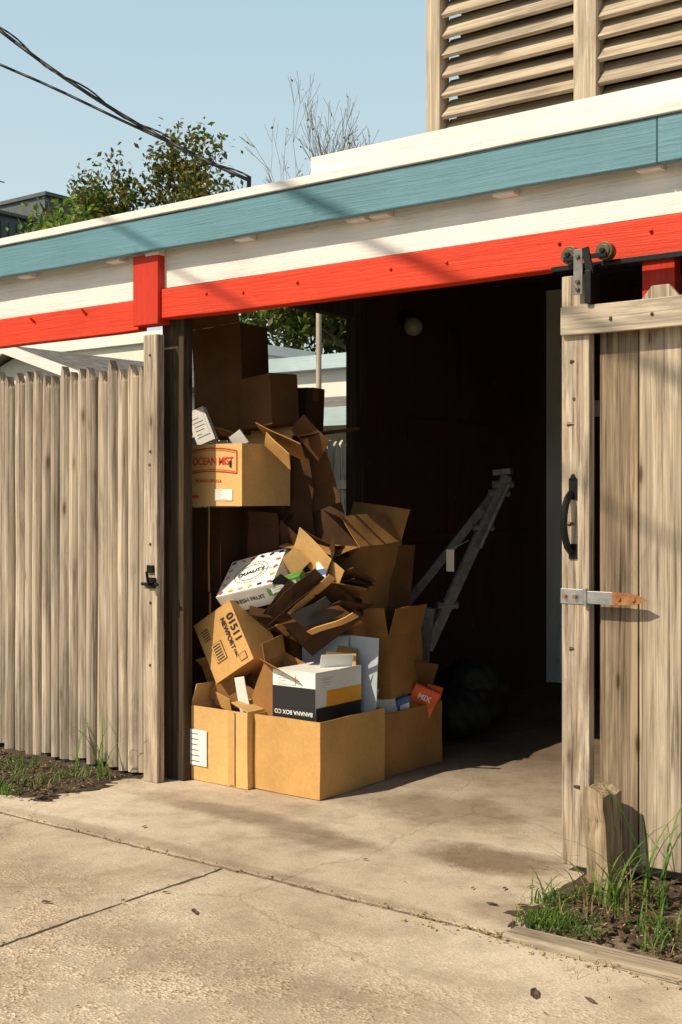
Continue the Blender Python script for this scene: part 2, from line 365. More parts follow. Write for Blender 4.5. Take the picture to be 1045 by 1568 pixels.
def grass(name,tufts,mat,seg=5):
    m=MB()
    for (cx,cy,cz,n,rad,h0,h1,w,lean) in tufts:
        for _ in range(n):
            a=random.uniform(0,6.283); rr=rad*math.sqrt(random.random())
            x=cx+rr*math.cos(a);y=cy+rr*math.sin(a); h=random.uniform(h0,h1); yaw=random.uniform(0,6.283)
            dx,dy=math.cos(yaw),math.sin(yaw); L=lean*random.uniform(.3,1.3)*h; px,py=-dy,dx
            vs=[]
            for k in range(seg+1):
                t=k/seg; ww=w*(1-t)**.6*.5 if k<seg else .0003
                X=x+dx*L*t*t;Y=y+dy*L*t*t;Z=cz+h*(t-.35*lean*t*t*t)
                vs+= [(X-px*ww,Y-py*ww,Z),(X+px*ww,Y+py*ww,Z)]
            m.add(vs,[(2*k,2*k+1,2*k+3,2*k+2) for k in range(seg)])
    return m.make(name,mat)
T=[]
for _ in range(50):
    x=random.uniform(-6.3,-4.95); T.append((x,random.uniform(3.88,4.5),.015,random.randint(6,22),.05,.02,.08,.005,.9))
for _ in range(30):
    T.append((random.uniform(-6.2,-5.05),random.uniform(3.86,3.98),.01,30,.06,.02,.06,.005,.8))
grass('grass',T,M_grass)
grass('weed',[(-5.00,4.47,.01,7,.04,.28,.46,.011,.6),(-5.22,4.47,.01,4,.03,.30,.42,.009,.5),(-5.0,4.38,.01,12,.10,.08,.22,.008,1.0)],M_grass)
T=[]
for _ in range(44):
    T.append((random.uniform(-2.14,-1.1),random.uniform(3.82,4.42),.01,random.randint(8,24),.05,.02,.07,.005,.9))
for _ in range(16): T.append((random.uniform(-2.12,-1.85),random.uniform(3.82,3.95),.01,34,.06,.02,.06,.005,.9))
grass('grass',T,M_grass)
grass('weed',[(-2.02,4.18,.01,14,.07,.10,.24,.010,1.15),(-1.90,4.14,.01,12,.06,.2,.38,.012,.9),(-1.82,4.26,.01,9,.05,.35,.60,.013,.6),(-2.12,4.02,.01,20,.06,.05,.16,.008,1.25),(-1.7,4.0,.01,24,.09,.05,.18,.008,1.1),(-1.64,3.86,.0,14,.04,.05,.12,.007,1.0)],M_grass)
grass('dry_grass',[(-1.9,4.15,.01,40,.14,.06,.26,.005,1.3),(-5.1,4.2,.01,24,.25,.04,.12,.005,1.3),(-2.1,3.95,.01,22,.12,.04,.12,.004,1.3),(-1.72,3.60,0,18,.12,.02,.06,.003,1.4),(-1.5,3.95,.01,30,.2,.04,.12,.004,1.3)],M_dryg)

# ---------------------------------------------------------------- garage
G=empty('garage')
def part(fn,name,mats,bevel=.003,smooth=False):
    m=MB(); fn(m); return m.make(name,mats,G,bevel,smooth)
def wavy(m,x0,x1,y0,y1,z0,z1,amp=.0025,step=.15,mi=0):
    n=max(2,int((x1-x0)/step)); vs=[]
    for i in range(n+1):
        x=x0+(x1-x0)*i/n; a=amp*noise.noise(Vector((x*2.3,z0,1)))*2; b=amp*noise.noise(Vector((x*2.1,z1,7)))*2; c=amp*noise.noise(Vector((x*1.3,z1,17)))*2
        vs+=[(x,y0+c,z0+a),(x,y1,z0+a),(x,y1,z1+b),(x,y0+c,z1+b)]
    fs=[(3,2,1,0),(4*n,4*n+1,4*n+2,4*n+3)]
    for i in range(n):
        o=4*i
        for k in range(4): fs.append((o+k,o+(k+1)%4,o+4+(k+1)%4,o+4+k))
    m.add(vs,fs,mi)
def f(m):
    xs=[-12,-6.4,-1.895,1.8]
    for a,b in zip(xs[:-1],xs[1:]): wavy(m,a+.0015,b-.0015,4.5,4.54,2.80,2.975)
part(f,'blue_fascia',M_blue,.004)
part(lambda m:wavy(m,-12,1.8,4.485,4.62,2.980,3.022,.0015),'drip_edge',M_white,.003)
def f(m):
    m.box(-12,-4.78,4.62,4.65,2.58,2.965); m.box(-4.778,1.8,4.60,4.65,2.616,2.965)
part(f,'white_frieze_board',M_white,.002)
def f(m):
    wavy(m,-4.676,1.8,4.575,4.66,2.45,2.61); wavy(m,-12,-4.873,4.595,4.66,2.41,2.574)
part(f,'red_beam',M_red,.005)
part(lambda m:m.box(-4.87,-4.68,4.55,4.64,2.425,2.797),'red_bracket',M_redZ,.004)
def f(m):
    for x in (-4.35,-4.1,-3.75,-3.2,-2.9,-2.35,-1.95,-5.3,-5.75): m.tube((x,4.566,2.53+random.uniform(-.02,.04)),(x,4.60,2.53),.007,.007,10)
part(f,'bolt_heads',M_redZ,0)
def f(m):
    for x in (-9,-8,-7.2,-6.4,-5.78,-5.02,-4.72,-4.08,-3.38,-3.25,-2.60,-1.95,-1.3):
        m.box(x-.05,x+.05,4.542,4.598,2.788,2.93)
part(f,'rafter_tails',M_white,.002)
m=MB()
def prism(m,x0,x1,prof,mi=0):
    n=len(prof); vs=[(x0,y,z) for y,z in prof]+[(x1,y,z) for y,z in prof]
    m.add(vs,[tuple(range(n-1,-1,-1)),tuple(range(n,2*n))]+[(i,(i+1)%n,n+(i+1)%n,n+i) for i in range(n)],mi)
prism(m,-5.6,1.8,[(4.652,2.87),(4.652,2.972),(9.3,3.42),(9.3,3.32)])  # left overhang, unseen, added to keep sun out of the side opening
prism(m,-12,-5.602,[(4.652,2.87),(4.652,2.972),(5.3,3.03),(5.3,2.93)])
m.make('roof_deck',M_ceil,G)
def f(m):
    for y in (5.4,6.2,7.0,7.8,8.6):
        z=2.87+(y-4.65)*.0967; m.box(-4.68,1.58,y-.02,y+.02,z-.12,z+.01)
part(f,'ceiling_joists',M_ceil,0)
part(lambda m:m.box(-3.93,1.8,4.9,4.94,2.98,3.25),'roof_curb',M_white,.004)
part(lambda m:m.box(-12,1.8,4.622,4.9,3.0,3.03),'roof_edge_flashing',M_white,.002)
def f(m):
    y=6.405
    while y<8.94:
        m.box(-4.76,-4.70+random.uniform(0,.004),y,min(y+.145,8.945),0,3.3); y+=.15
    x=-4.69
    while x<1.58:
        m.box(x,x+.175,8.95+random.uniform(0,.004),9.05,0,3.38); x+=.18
    m.box(1.6,1.7,4.66,6.2,0,3.35); m.box(1.6,1.7,8.6,8.948,0,3.35); m.box(1.6,1.7,6.202,8.598,0,.5); m.box(1.6,1.7,6.202,8.598,2.7,3.35)  # unseen right wall; its opening is added to brighten the interior
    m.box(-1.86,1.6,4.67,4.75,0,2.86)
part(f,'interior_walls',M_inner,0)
part(lambda m:m.box(-4.76,-4.68,6.30,6.40,0,3.02),'side_opening_post',M_postd,.004)
part(lambda m:m.box(-4.76,-4.68,4.80,6.298,2.66,2.87),'side_opening_header',M_postd,.004)
def f(m):
    m.box(-4.692,-4.56,8.90,8.948,0.02,3.28); m.box(-3.7,-3.57,8.92,8.948,0.02,3.28); m.box(-4.558,-3.702,8.92,8.948,2.15,2.28)
part(f,'door_trim',M_trim,.004)
part(lambda m:m.box(-4.556,-3.71,8.925,8.946,.03,2.14),'back_door',M_inner,.004)
part(lambda m:m.box(-4.765,-4.605,4.665,4.735,0,2.86),'door_post',M_postd,.006)
part(lambda m:m.box(-2.0,-1.865,4.60,4.665,2.0,2.447),'red_jamb',M_redZ,.004)
part(lambda m:m.box(-2.35,1.6,4.50,4.56,2.425,2.447),'door_track',M_iron,.002)
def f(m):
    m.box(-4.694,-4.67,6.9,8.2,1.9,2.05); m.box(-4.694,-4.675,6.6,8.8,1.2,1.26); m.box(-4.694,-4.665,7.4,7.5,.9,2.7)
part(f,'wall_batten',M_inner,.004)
def sphere(m,c,r,n=16,sx=1,sy=1,sz=1,mi=0):
    vs=[];fs=[]
    for j in range(n//2+1):
        for i in range(n):
            a=2*math.pi*i/n;b=math.pi*j/(n//2); vs.append((c[0]+r*sx*math.sin(b)*math.cos(a),c[1]+r*sy*math.sin(b)*math.sin(a),c[2]+r*sz*math.cos(b)))
    for j in range(n//2):
        for i in range(n): fs.append((j*n+i,(j+1)*n+i,(j+1)*n+(i+1)%n,j*n+(i+1)%n))
    m.add(vs,fs,mi)
m=MB(); sphere(m,(-4.60,6.84,2.66),.065); m.tube((-4.70,6.84,2.72),(-4.60,6.84,2.72),.05,.04,14,1); m.make('wall_lamp',[M_glass,M_iron],None,0,True)

# ---------------------------------------------------------------- louvered enclosure on the roof
L=empty('louvered_roof_enclosure')
m=MB()
for a,b in ((-3.29,-3.21),(-2.50,-2.39),(-1.62,-1.52),(-.74,-.64),(.1,.2)): m.box(a,b,5.0,5.09,2.95,5.4)
m.make('posts',M_slatZ,L,.004)
m=MB()
for a,b in ((-3.21,-2.50),(-2.39,-1.62),(-1.52,-.74),(-.64,.1)):
    z=3.20
    while z<5.3:
        Mx=Matrix.Translation(((a+b)/2,5.06,z+random.uniform(-.005,.005)))@Matrix.Rotation(R(50+random.uniform(-5,5)),4,'X')@Matrix.Rotation(random.uniform(-.009,.009),4,'Y')
        m.slab(Mx,b-a-.004,.135,.020); z+=.098
m.make('slats',M_slat,L,.002)
m=MB()
for y in (5.4,): m.box(-3.29,-3.2,y,y+.09,3.0,5.4)
m.box(-3.29,.2,5.41,5.44,5.2,5.35); m.box(-3.29,.2,5.0,5.09,5.402,5.5)
m.make('rear_frame',M_slatZ,L,.004)
m=MB(); z=3.05
while z<4.9:
    m.slab(Matrix.Translation((-1.53,5.30,z))@Matrix.Rotation(R(-48),4,'X'),3.5,.155 if z>3.7 else .165,.018); z+=.116
m.make('rear_slats',M_postd,L,.002)

# ---------------------------------------------------------------- picket fence
F=empty('picket_fence')
def picket(m,x,w,z0,z1,y,th=.022,lean=0,bulge=.028):
    ks=[-1,-.85,-.45,0,.45,.85,1]; ring=[(k*w/2, -bulge*(1-abs(k)**2.2)) for k in ks]
    zs=[z0,z0+(z1-z0)*.25,(z0+z1)/2,z0+(z1-z0)*.75,z1-.07]; vs=[]; s=random.uniform(0,99)
    for z in zs+['t']:
        for rr in ([(dx,dy) for dx,dy in ring],[(dx,None) for dx,_ in reversed(ring)]):
            for dx,dy in rr:
                zz=z if z!='t' else z1-abs(dx)*1.5
                f_=1 if z!='t' else .6
                wob=.007*noise.noise(Vector((s,zz*1.3,3))); wx=.005*noise.noise(Vector((s+9,zz*1.3,3)))
                vs.append((x+dx*f_+lean*(zz-z0)+wx,(y+dy if dy is not None else y+th)+wob,zz))
    n=14; fs=[]; J=len(zs)
    for j in range(J):
        for i in range(n): fs.append((j*n+i,j*n+(i+1)%n,(j+1)*n+(i+1)%n,(j+1)*n+i))
    fs.append(tuple(range(n-1,-1,-1)))
    for i in range(6): fs.append((J*n+i,J*n+i+1,J*n+12-i,J*n+13-i))
    m.add(vs,fs)
m=MB(); x=-4.80
while x>-8.5:
    w_=random.uniform(.066,.088); picket(m,x-w_/2,w_-.009,random.uniform(.0,.05),2.235+random.uniform(-.03,.03),4.60+random.uniform(-.007,.007),lean=random.uniform(-.004,.004)); x-=w_+random.uniform(.0,.005)
m.make('pickets',M_fence,F,0,False)
m=MB()
for z in (.35,1.15,1.95): m.box(-8.5,-4.80,4.63,4.67,z,z+.09)
m.make('rails',M_fence,F,.003)
m=MB(); m.box(-4.785,-4.68,4.545,4.60,.0,2.37); m.make('gate_stile',M_stile,F,.006)
m=MB()
m.box(-4.74,-4.685,4.528,4.543,1.03,1.085); m.tube((-4.78,4.53,1.05),(-4.66,4.53,1.05),.009); m.tube((-4.70,4.54,1.05),(-4.70,4.49,1.05),.010); m.tube((-4.70,4.50,1.05),(-4.70,4.49,1.12),.008)
m.box(-4.745,-4.70,4.53,4.544,1.11,1.15)
m.make('gate_latch',M_iron,F,.002)
m=MB()
for z in (2.26,1.75,1.68,1.26,.95,.62): m.tube((-4.735+random.uniform(-.02,.02),4.542,z),(-4.735,4.55,z),.008,.008,8)
m.make('nails',M_bronze,F)

# ---------------------------------------------------------------- sliding gate (right)
S=empty('sliding_gate')
m=MB(); m.box(-2.285,-2.163,4.465,4.515,.03,2.395); m.make('stile',M_stile,S,.006)
m=MB(); wavy(m,-2.278,1.0,4.440,4.463,2.154,2.268,.002); m.make('top_rail',M_railX,S,.004)
m=MB(); m.box(-2.16,1.0,4.555,4.60,.9,1.02); m.box(-2.16,1.0,4.555,4.60,.2,.3); m.make('back_rails',M_railX,S,.003)
m=MB(); m2=MB(); x=-2.145; k=0
for wd in (.168,.178,.165,.17,.18,.17,.168,.175,.17,.18,.17,.165,.17,.17,.17,.17):
    top=2.33 if k>=1 else 2.20
    tgt=m if k%3==0 else m2
    x0,x1=x,x+wd-.007; y0=4.518+random.uniform(0,.008)
    z0=.05+random.uniform(0,.03)
    if k==0: tgt.box(x0,x1,y0,y0+.025,z0,2.20)
    else:
        prof=[(x0,z0),(x1,z0),(x1,top-.06),((x0*.3+x1*.7),top),(x0*.7+x1*.3,top),(x0,top-.06)]
        n=6; tgt.add([(a,y0,b) for a,b in prof]+[(a,y0+.025,b) for a,b in prof],[tuple(range(n)),tuple(range(2*n-1,n-1,-1))]+[(i,n+i,n+(i+1)%n,(i+1)%n) for i in range(n)])
    x+=wd; k+=1
m.make('boards_dark',M_gate,S,.003); m2.make('boards_light',M_gateL,S,.003)
m=MB(); m.box(-2.287,-2.175,4.461,4.4645,1.08,1.14,0); m.box(-2.172,-2.06,4.452,4.457,1.085,1.135,0)
m.add([(-2.06,4.452,1.137),(-1.96,4.452,1.13),(-1.915,4.452,1.11),(-1.96,4.452,1.09),(-2.06,4.452,1.083),(-2.06,4.457,1.137),(-1.96,4.457,1.13),(-1.915,4.457,1.11),(-1.96,4.457,1.09),(-2.06,4.457,1.083)],[(4,3,2,1,0),(5,6,7,8,9),(0,1,6,5),(1,2,7,6),(2,3,8,7),(3,4,9,8)],1)
m.tube((-2.174,4.452,1.075),(-2.174,4.452,1.145),.009,.009,10,0)
for x,z in ((-2.265,1.11),(-2.22,1.11),(-2.03,1.11),(-1.97,1.11)): m.tube((x,4.445,z),(x,4.46,z),.008,.008,8,1)
m.make('strap_hinge',[M_metal,M_rust],S,.001)
m=MB()
m.slab(Matrix.Translation((-2.232,4.461,1.54)),.034,.007,.085); m.slab(Matrix.Translation((-2.232,4.461,1.29)),.034,.007,.06)
m.tube((-2.232,4.461,1.58),(-2.232,4.461,1.60),.014,.005,8)
pts=[]
for k in range(13):
    t=k/12; pts.append((-2.240-.006*math.sin(math.pi*t),4.455-.045*math.sin(math.pi*t)**.5,1.52-.23*t))
for a,b in zip(pts[:-1],pts[1:]):
    e=(Vector(b)-Vector(a)).normalized()*.004; m.tube(Vector(a)-e,Vector(b)+e,.014,.014,10,0,False)
m.make('pull_handle',M_iron,S,0,False)
m=MB()
for x in (-2.245,-2.095):
    m.tube((x,4.452,2.475),(x,4.492,2.475),.036,.036,28,0); m.tube((x,4.446,2.475),(x,4.455,2.475),.026,.026,24,0); m.tube((x,4.43,2.475),(x,4.45,2.475),.011,.011,8,1)
m.box(-2.262,-2.078,4.436,4.444,2.448,2.468,1)
m.box(-2.215,-2.175,4.430,4.435,2.31,2.49,2)
m.slab(Matrix.Translation((-2.155,4.436,2.44))@Matrix.Rotation(R(-12),4,'Y'),.03,.012,.11,1)
m.box(-2.162,-2.135,4.42,4.51,2.27,2.40,1)
for z in (2.33,2.36,2.46): m.tube((-2.195,4.42,z),(-2.195,4.432,z),.009,.009,6,0)
m.make('roller_hanger',[M_bronze,M_iron,M_dmetal],S,.002)
m=MB()
for z in (2.22,2.05,1.9,.9,.35,1.4,1.8): m.tube((-2.23+random.uniform(-.03,.03),4.462,z),(-2.23,4.47,z),.007,.007,8)
for x in (-2.06,-1.89,-1.72,-1.55): m.tube((x,4.437,2.21+random.uniform(-.02,.02)),(x,4.442,2.21),.006,.006,8)
m.make('nails',M_bronze,S)
m=MB(); m.slab(Matrix.Identity(4),.10,.10,.44)
o=m.make('wooden_stump_post',M_stump,None,0)
bm=bmesh.new(); bm.from_mesh(o.data); bmesh.ops.subdivide_edges(bm,edges=bm.edges[:],cuts=6,use_grid_fill=True)
for v in bm.verts:
    v.co+=noise.noise_vector(v.co*9)*.009
    if v.co.z>.2: v.co.z+=.02*noise.noise(v.co*25)-.15*(v.co.x+.05)*.5
bm.to_mesh(o.data); bm.free(); o.location=(-2.055,4.37,.17); o.rotation_euler=(R(2),R(-1),R(-12))

# ---------------------------------------------------------------- cartons
def finish_carton(m,name,mats,loc,rot,amp=.006):
    o=m.make(name,mats,None,0); bm=bmesh.new(); bm.from_mesh(o.data)
    bmesh.ops.subdivide_edges(bm,edges=[e for e in bm.edges if e.calc_length()>.08],cuts=4,use_grid_fill=True)
    s=random.uniform(0,50)
    for v in bm.verts: v.co+=noise.noise_vector(v.co*5+Vector((s,s,s)))*amp
    bm.to_mesh(o.data); bm.free()
    o.location=loc; o.rotation_euler=[R(a) for a in rot]; return o
def carton(w,d,h,loc,rot=(0,0,0),mat=None,flaps=None,closed=False,name='cardboard_box',t=.005,amp=.006,tape=True,fl=None):
    mat=mat or M_cb; m=MB(); Tn=Matrix.Translation
    m.slab(Tn((0,-d/2+t/2,h/2)),w,t,h); m.slab(Tn((0,d/2-t/2,h/2)),w,t,h)
    m.slab(Tn((-w/2+t/2,0,h/2)),t,d-2*t-.001,h); m.slab(Tn((w/2-t/2,0,h/2)),t,d-2*t-.001,h)
    m.slab(Tn((0,0,t/2+.002)),w-2*t-.001,d-2*t-.001,t)
    Lf=fl or min(w,d)/2-.004
    flaps=flaps or {}
    for k,a in flaps.items():
        a=R(a)
        if k=='f': m.slab(Tn((0,-d/2+t/2,h+.001))@Matrix.Rotation(a,4,'X')@Tn((0,0,Lf/2)),w-.006,t*.8,Lf)
        if k=='b': m.slab(Tn((0,d/2-t/2,h+.001))@Matrix.Rotation(-a,4,'X')@Tn((0,0,Lf/2)),w-.006,t*.8,Lf)
        if k=='r': m.slab(Tn((w/2-t/2,0,h+.001))@Matrix.Rotation(a,4,'Y')@Tn((0,0,Lf/2)),t*.8,d-.012,Lf)
        if k=='l': m.slab(Tn((-w/2+t/2,0,h+.001))@Matrix.Rotation(-a,4,'Y')@Tn((0,0,Lf/2)),t*.8,d-.012,Lf)
    if closed:
        m.slab(Tn((0,-d/4-.001,h+t/2+.001)),w,d/2-.004,t); m.slab(Tn((0,d/4+.001,h+t/2+.001)),w,d/2-.004,t)
        if tape:
            m.slab(Tn((0,0,h+t+.0025)),w+.004,.05,.001,1)
            for sgn in (-1,1): m.slab(Tn((sgn*(w/2+.0018),0,h-.03)),.001,.05,.075,1)
    return finish_carton(m,name,[mat,M_tape if mat not in (M_cbd,M_cbx) else M_cbd],loc,rot,amp)
def rect(parent,loc,w,h,mat,face='f',name='label',rz=0,thick=.0015):
    m=MB(); m.slab(Matrix.Identity(4),w,thick,h); o=m.make(name,mat,parent)
    o.location=loc; o.rotation_euler={'f':(0,R(rz),0),'r':(R(rz),0,R(90)),'t':(R(90),0,R(rz))}[face]; return o
FR=(R(90),0,0)
def label(parent,loc,w,h,face='f',n=6):
    rect(parent,loc,w,h,M_lab,face)
    m=MB()
    for k in range(n):
        zz=h*.38-k*h*.76/max(1,n-1); ww=w*random.uniform(.3,.8)
        m.slab(Matrix.Translation((-w*.44+ww/2,-.0018,zz)),ww,.0008,h*.018)
    o=m.make('label_print',M_ink,parent); o.location=loc; o.rotation_euler={'f':(0,0,0),'r':(0,0,R(90))}[face]
def sheet(w,h,loc,rot,mat,name='cardboard_sheet',t=.005,amp=.01):
    m=MB(); m.slab(Matrix.Identity(4),w,t,h); return finish_carton(m,name,[mat],loc,rot,amp)

b1=carton(.41,.42,.395,(-4.41,4.935,.004),(0,0,0),M_cb3,{'b':10,'l':-20,'r':-70},fl=.12,amp=.004)
label(b1,(-.135,-.2185,.175),.12,.19); rect(b1,(.10,-.2175,.2),.045,.38,M_tape,'f','tape_strip')
b2=carton(.43,.56,.385,(-3.981,5.05,.004),(0,0,0),M_cb,None,amp=.005)
b3=carton(.42,.56,.345,(-3.995,5.635,.004),(0,0,-1),M_cb2,None)
ins=carton(.275,.40,.40,(-3.985,5.03,.215),(0,0,1),M_lab,None,closed=True,name='shoe_carton',tape=False,amp=.002)
rect(ins,(0,-.2025,.225),.277,.20,M_ink,'f','black_band',thick=.002)
text(ins,'BANANA BOX CO',.030,(0,-.2045,.195),(R(90),R(180),0),M_lab)
rect(ins,(.1395,.045,.265),.30,.08,M_yel,'r','yellow_band'); rect(ins,(.1397,0,.155),.39,.14,M_ink,'r','black_band')
label(ins,(-.05,-.2035,.360),.12,.05,'f',4); label(ins,(.1405,-.10,.345),.1,.05,'r',4)
sheet(.37,.42,(-3.965,5.27,.555),(-3,1,2),M_grey,'grey_folder',amp=.006)
sheet(.30,.40,(-4.10,5.238,.56),(-4,-3,4),M_grey,'grey_folder'); sheet(.22,.34,(-4.02,5.245,.54),(-4,3,0),M_cb2)
sheet(.16,.07,(-3.93,5.16,.65),(-10,3,30),M_cb)
sheet(.18,.09,(-3.90,5.08,.645),(20,3,60),M_lab,'paper_envelope',t=.003)
sheet(.26,.20,(-4.45,4.9,.44),(20,35,30),M_cb2); sheet(.055,.22,(-4.30,4.80,.46),(5,-8,20),M_lab,'paper_envelope')
carton(.24,.24,.28,(-4.22,4.98,.36),(8,24,15),M_cb2,{'l':30,'f':60},fl=.1)
sheet(.3,.22,(-4.52,4.98,.48),(-30,20,-20),M_cbd); sheet(.3,.22,(-4.50,5.08,.56),(-40,12,10),M_cb2)
sheet(.14,.08,(-4.50,4.86,.41),(15,10,-10),M_cb)
carton(.2,.2,.16,(-4.56,5.02,.47),(10,-16,12),M_cb2,{'r':30,'f':40},fl=.07)
sheet(.34,.30,(-3.90,5.72,.45),(12,12,60),M_cbd); sheet(.12,.2,(-3.88,5.50,.37),(5,-18,50),M_lab,'paper_envelope')
o=carton(.15,.05,.18,(-3.86,5.75,.27),(8,24,40),M_org,None,closed=True,name='snack_carton',tape=False,amp=.002)
text(o,'MIX',.045,(0,-.028,.13),FR,M_lab); rect(o,(0,-.0275,.06),.10,.03,M_yel,'f','print')
o=carton(.08,.04,.16,(-3.84,5.62,.25),(10,-14,70),M_blup,None,closed=True,name='snack_carton',tape=False,amp=.002); label(o,(0,-.022,.10),.06,.06,'f',4)
sheet(.12,.12,(-3.80,5.85,.38),(0,20,75),M_org,'printed_leaflet')
carton(.36,.38,.34,(-4.02,5.64,.40),(0,-3,6),M_cb2,{'f':12,'r':20,'b':-30},fl=.16)
nb=carton(.285,.25,.345,(-4.39,4.95,.575),(-6,-32,6),M_cb,None,closed=True,amp=.003)
VT=(R(90),R(90),0)
text(nb,'01511',.066,(.105,-.1285,.21),VT,M_ink); text(nb,'NEWPORT',.040,(.052,-.1285,.20),VT,M_ink,sx=.95); text(nb,'DISC',.022,(.055,-.1285,.08),VT,M_ink)
rect(nb,(-.045,-.128,.14),.075,.105,M_ink,'f','bar_block'); rect(nb,(-.045,-.1293,.14),.069,.099,M_cb,'f','bar_block_inner')
for k in range(6): rect(nb,(-.045,-.1306,.102+k*.0152),.052,.007,M_ink,'f','bar')
for k in range(5): rect(nb,(-.085,-.129,.23+k*.014),.05,.004,M_ink,'f','bar')
rect(nb,(.09,-.128,.045),.05,.04,M_ink,'f','bar_block'); rect(nb,(.09,-.1293,.045),.044,.034,M_cb,'f','bar_block_inner')
pb=carton(.36,.30,.12,(-4.40,5.07,1.005),(38,-14,10),M_lab,None,closed=True,name='printed_food_box',tape=False,amp=.002)
for i in range(6):
    for j in range(5):
        if (i in(0,5)) or (j in (0,4)): rect(pb,(-.155+i*.062,-.125+j*.0625,.1292),.026,.016,random.choice([M_inkr,M_yel,M_ink,M_yel]),'t','pattern',rz=random.choice([0,30,-30,60]))
text(pb,'FRESH FRUIT',.035,(0,-.152,.06),FR,M_ink); text(pb,'QUALITY',.040,(0,0,.1305),(0,0,R(8)),M_ink)
m=MB()
for r0 in (.105,.08):
    for k in range(36):
        a=k*2*math.pi/36; m.slab(Matrix.Translation((r0*math.cos(a),r0*.8*math.sin(a),.1300))@Matrix.Rotation(a,4,'Z'),.003,.012,.001)
m.make('ring_print',M_ink,pb)
o=carton(.2,.09,.05,(-4.16,5.0,1.03),(20,-18,18),M_grn,None,closed=True,name='small_carton',tape=False,amp=.002)
label(o,(0,-.047,.025),.15,.035,'f',3)
o=carton(.09,.06,.13,(-4.22,5.22,1.12),(-10,20,10),M_grn,None,closed=True,name='small_carton',tape=False,amp=.002)
o=carton(.06,.03,.18,(-3.96,5.08,.99),(-15,-12,30),M_lab,None,closed=True,name='small_carton',tape=False,amp=.002)
rect(o,(0,-.017,.05),.058,.04,M_org,'f','print'); rect(o,(0,-.017,.13),.058,.03,M_blup,'f','print')
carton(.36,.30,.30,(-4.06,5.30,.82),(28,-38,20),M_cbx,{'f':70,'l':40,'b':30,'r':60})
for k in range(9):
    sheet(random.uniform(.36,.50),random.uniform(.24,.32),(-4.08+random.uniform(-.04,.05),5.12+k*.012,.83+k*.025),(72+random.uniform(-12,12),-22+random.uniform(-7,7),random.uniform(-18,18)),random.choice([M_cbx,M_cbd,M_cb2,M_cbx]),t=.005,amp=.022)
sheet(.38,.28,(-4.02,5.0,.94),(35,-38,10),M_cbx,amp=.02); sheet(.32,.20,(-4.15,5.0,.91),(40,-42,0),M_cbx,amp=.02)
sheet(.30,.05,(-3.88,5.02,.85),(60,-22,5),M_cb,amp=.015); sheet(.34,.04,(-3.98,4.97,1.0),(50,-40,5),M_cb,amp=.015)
sheet(.26,.16,(-4.2,4.98,1.0),(50,-30,-10),M_ink,'shade_sheet',amp=.02); sheet(.24,.18,(-3.98,5.02,.90),(55,-30,10),M_ink,'shade_sheet',amp=.02)  # black sheets added as the shaded inside of the open box
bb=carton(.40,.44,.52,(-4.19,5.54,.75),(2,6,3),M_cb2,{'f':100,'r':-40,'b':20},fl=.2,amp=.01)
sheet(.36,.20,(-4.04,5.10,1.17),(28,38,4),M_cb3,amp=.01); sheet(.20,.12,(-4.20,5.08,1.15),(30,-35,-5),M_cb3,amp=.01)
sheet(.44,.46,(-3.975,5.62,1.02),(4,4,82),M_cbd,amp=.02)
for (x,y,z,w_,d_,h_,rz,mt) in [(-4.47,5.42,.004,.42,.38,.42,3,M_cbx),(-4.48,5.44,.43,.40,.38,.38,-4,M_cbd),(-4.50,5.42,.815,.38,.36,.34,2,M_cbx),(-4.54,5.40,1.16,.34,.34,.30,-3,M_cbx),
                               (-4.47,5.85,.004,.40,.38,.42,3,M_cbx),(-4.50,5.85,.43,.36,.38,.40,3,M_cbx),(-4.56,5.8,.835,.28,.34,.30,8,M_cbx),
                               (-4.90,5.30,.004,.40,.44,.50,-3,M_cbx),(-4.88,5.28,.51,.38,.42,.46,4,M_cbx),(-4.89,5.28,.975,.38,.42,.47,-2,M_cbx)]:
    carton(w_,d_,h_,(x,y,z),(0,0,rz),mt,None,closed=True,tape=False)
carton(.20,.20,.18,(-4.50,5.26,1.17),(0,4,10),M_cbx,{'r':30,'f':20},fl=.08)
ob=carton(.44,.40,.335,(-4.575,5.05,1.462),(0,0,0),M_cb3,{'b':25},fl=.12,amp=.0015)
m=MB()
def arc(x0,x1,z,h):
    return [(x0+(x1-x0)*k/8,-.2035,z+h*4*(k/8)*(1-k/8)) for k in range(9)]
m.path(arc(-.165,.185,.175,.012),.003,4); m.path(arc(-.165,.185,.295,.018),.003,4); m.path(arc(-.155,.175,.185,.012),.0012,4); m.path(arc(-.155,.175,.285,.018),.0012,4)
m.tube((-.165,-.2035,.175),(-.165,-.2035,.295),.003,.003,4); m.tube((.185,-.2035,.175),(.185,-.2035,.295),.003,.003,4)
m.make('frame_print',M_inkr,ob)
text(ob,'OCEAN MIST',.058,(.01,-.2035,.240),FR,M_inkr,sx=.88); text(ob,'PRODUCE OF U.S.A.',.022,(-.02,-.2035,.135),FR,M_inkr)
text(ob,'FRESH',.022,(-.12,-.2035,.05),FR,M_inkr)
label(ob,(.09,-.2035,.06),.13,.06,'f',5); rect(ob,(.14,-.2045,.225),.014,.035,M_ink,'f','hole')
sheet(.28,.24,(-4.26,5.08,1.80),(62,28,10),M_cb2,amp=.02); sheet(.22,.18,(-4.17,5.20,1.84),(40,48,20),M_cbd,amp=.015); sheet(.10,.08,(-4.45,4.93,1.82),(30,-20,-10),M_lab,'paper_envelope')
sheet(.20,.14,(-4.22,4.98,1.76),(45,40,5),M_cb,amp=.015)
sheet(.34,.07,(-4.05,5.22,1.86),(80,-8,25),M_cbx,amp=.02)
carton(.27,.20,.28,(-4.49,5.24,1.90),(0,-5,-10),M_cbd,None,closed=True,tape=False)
carton(.16,.14,.26,(-4.50,5.56,1.88),(0,3,-8),M_cbx,None,closed=True)
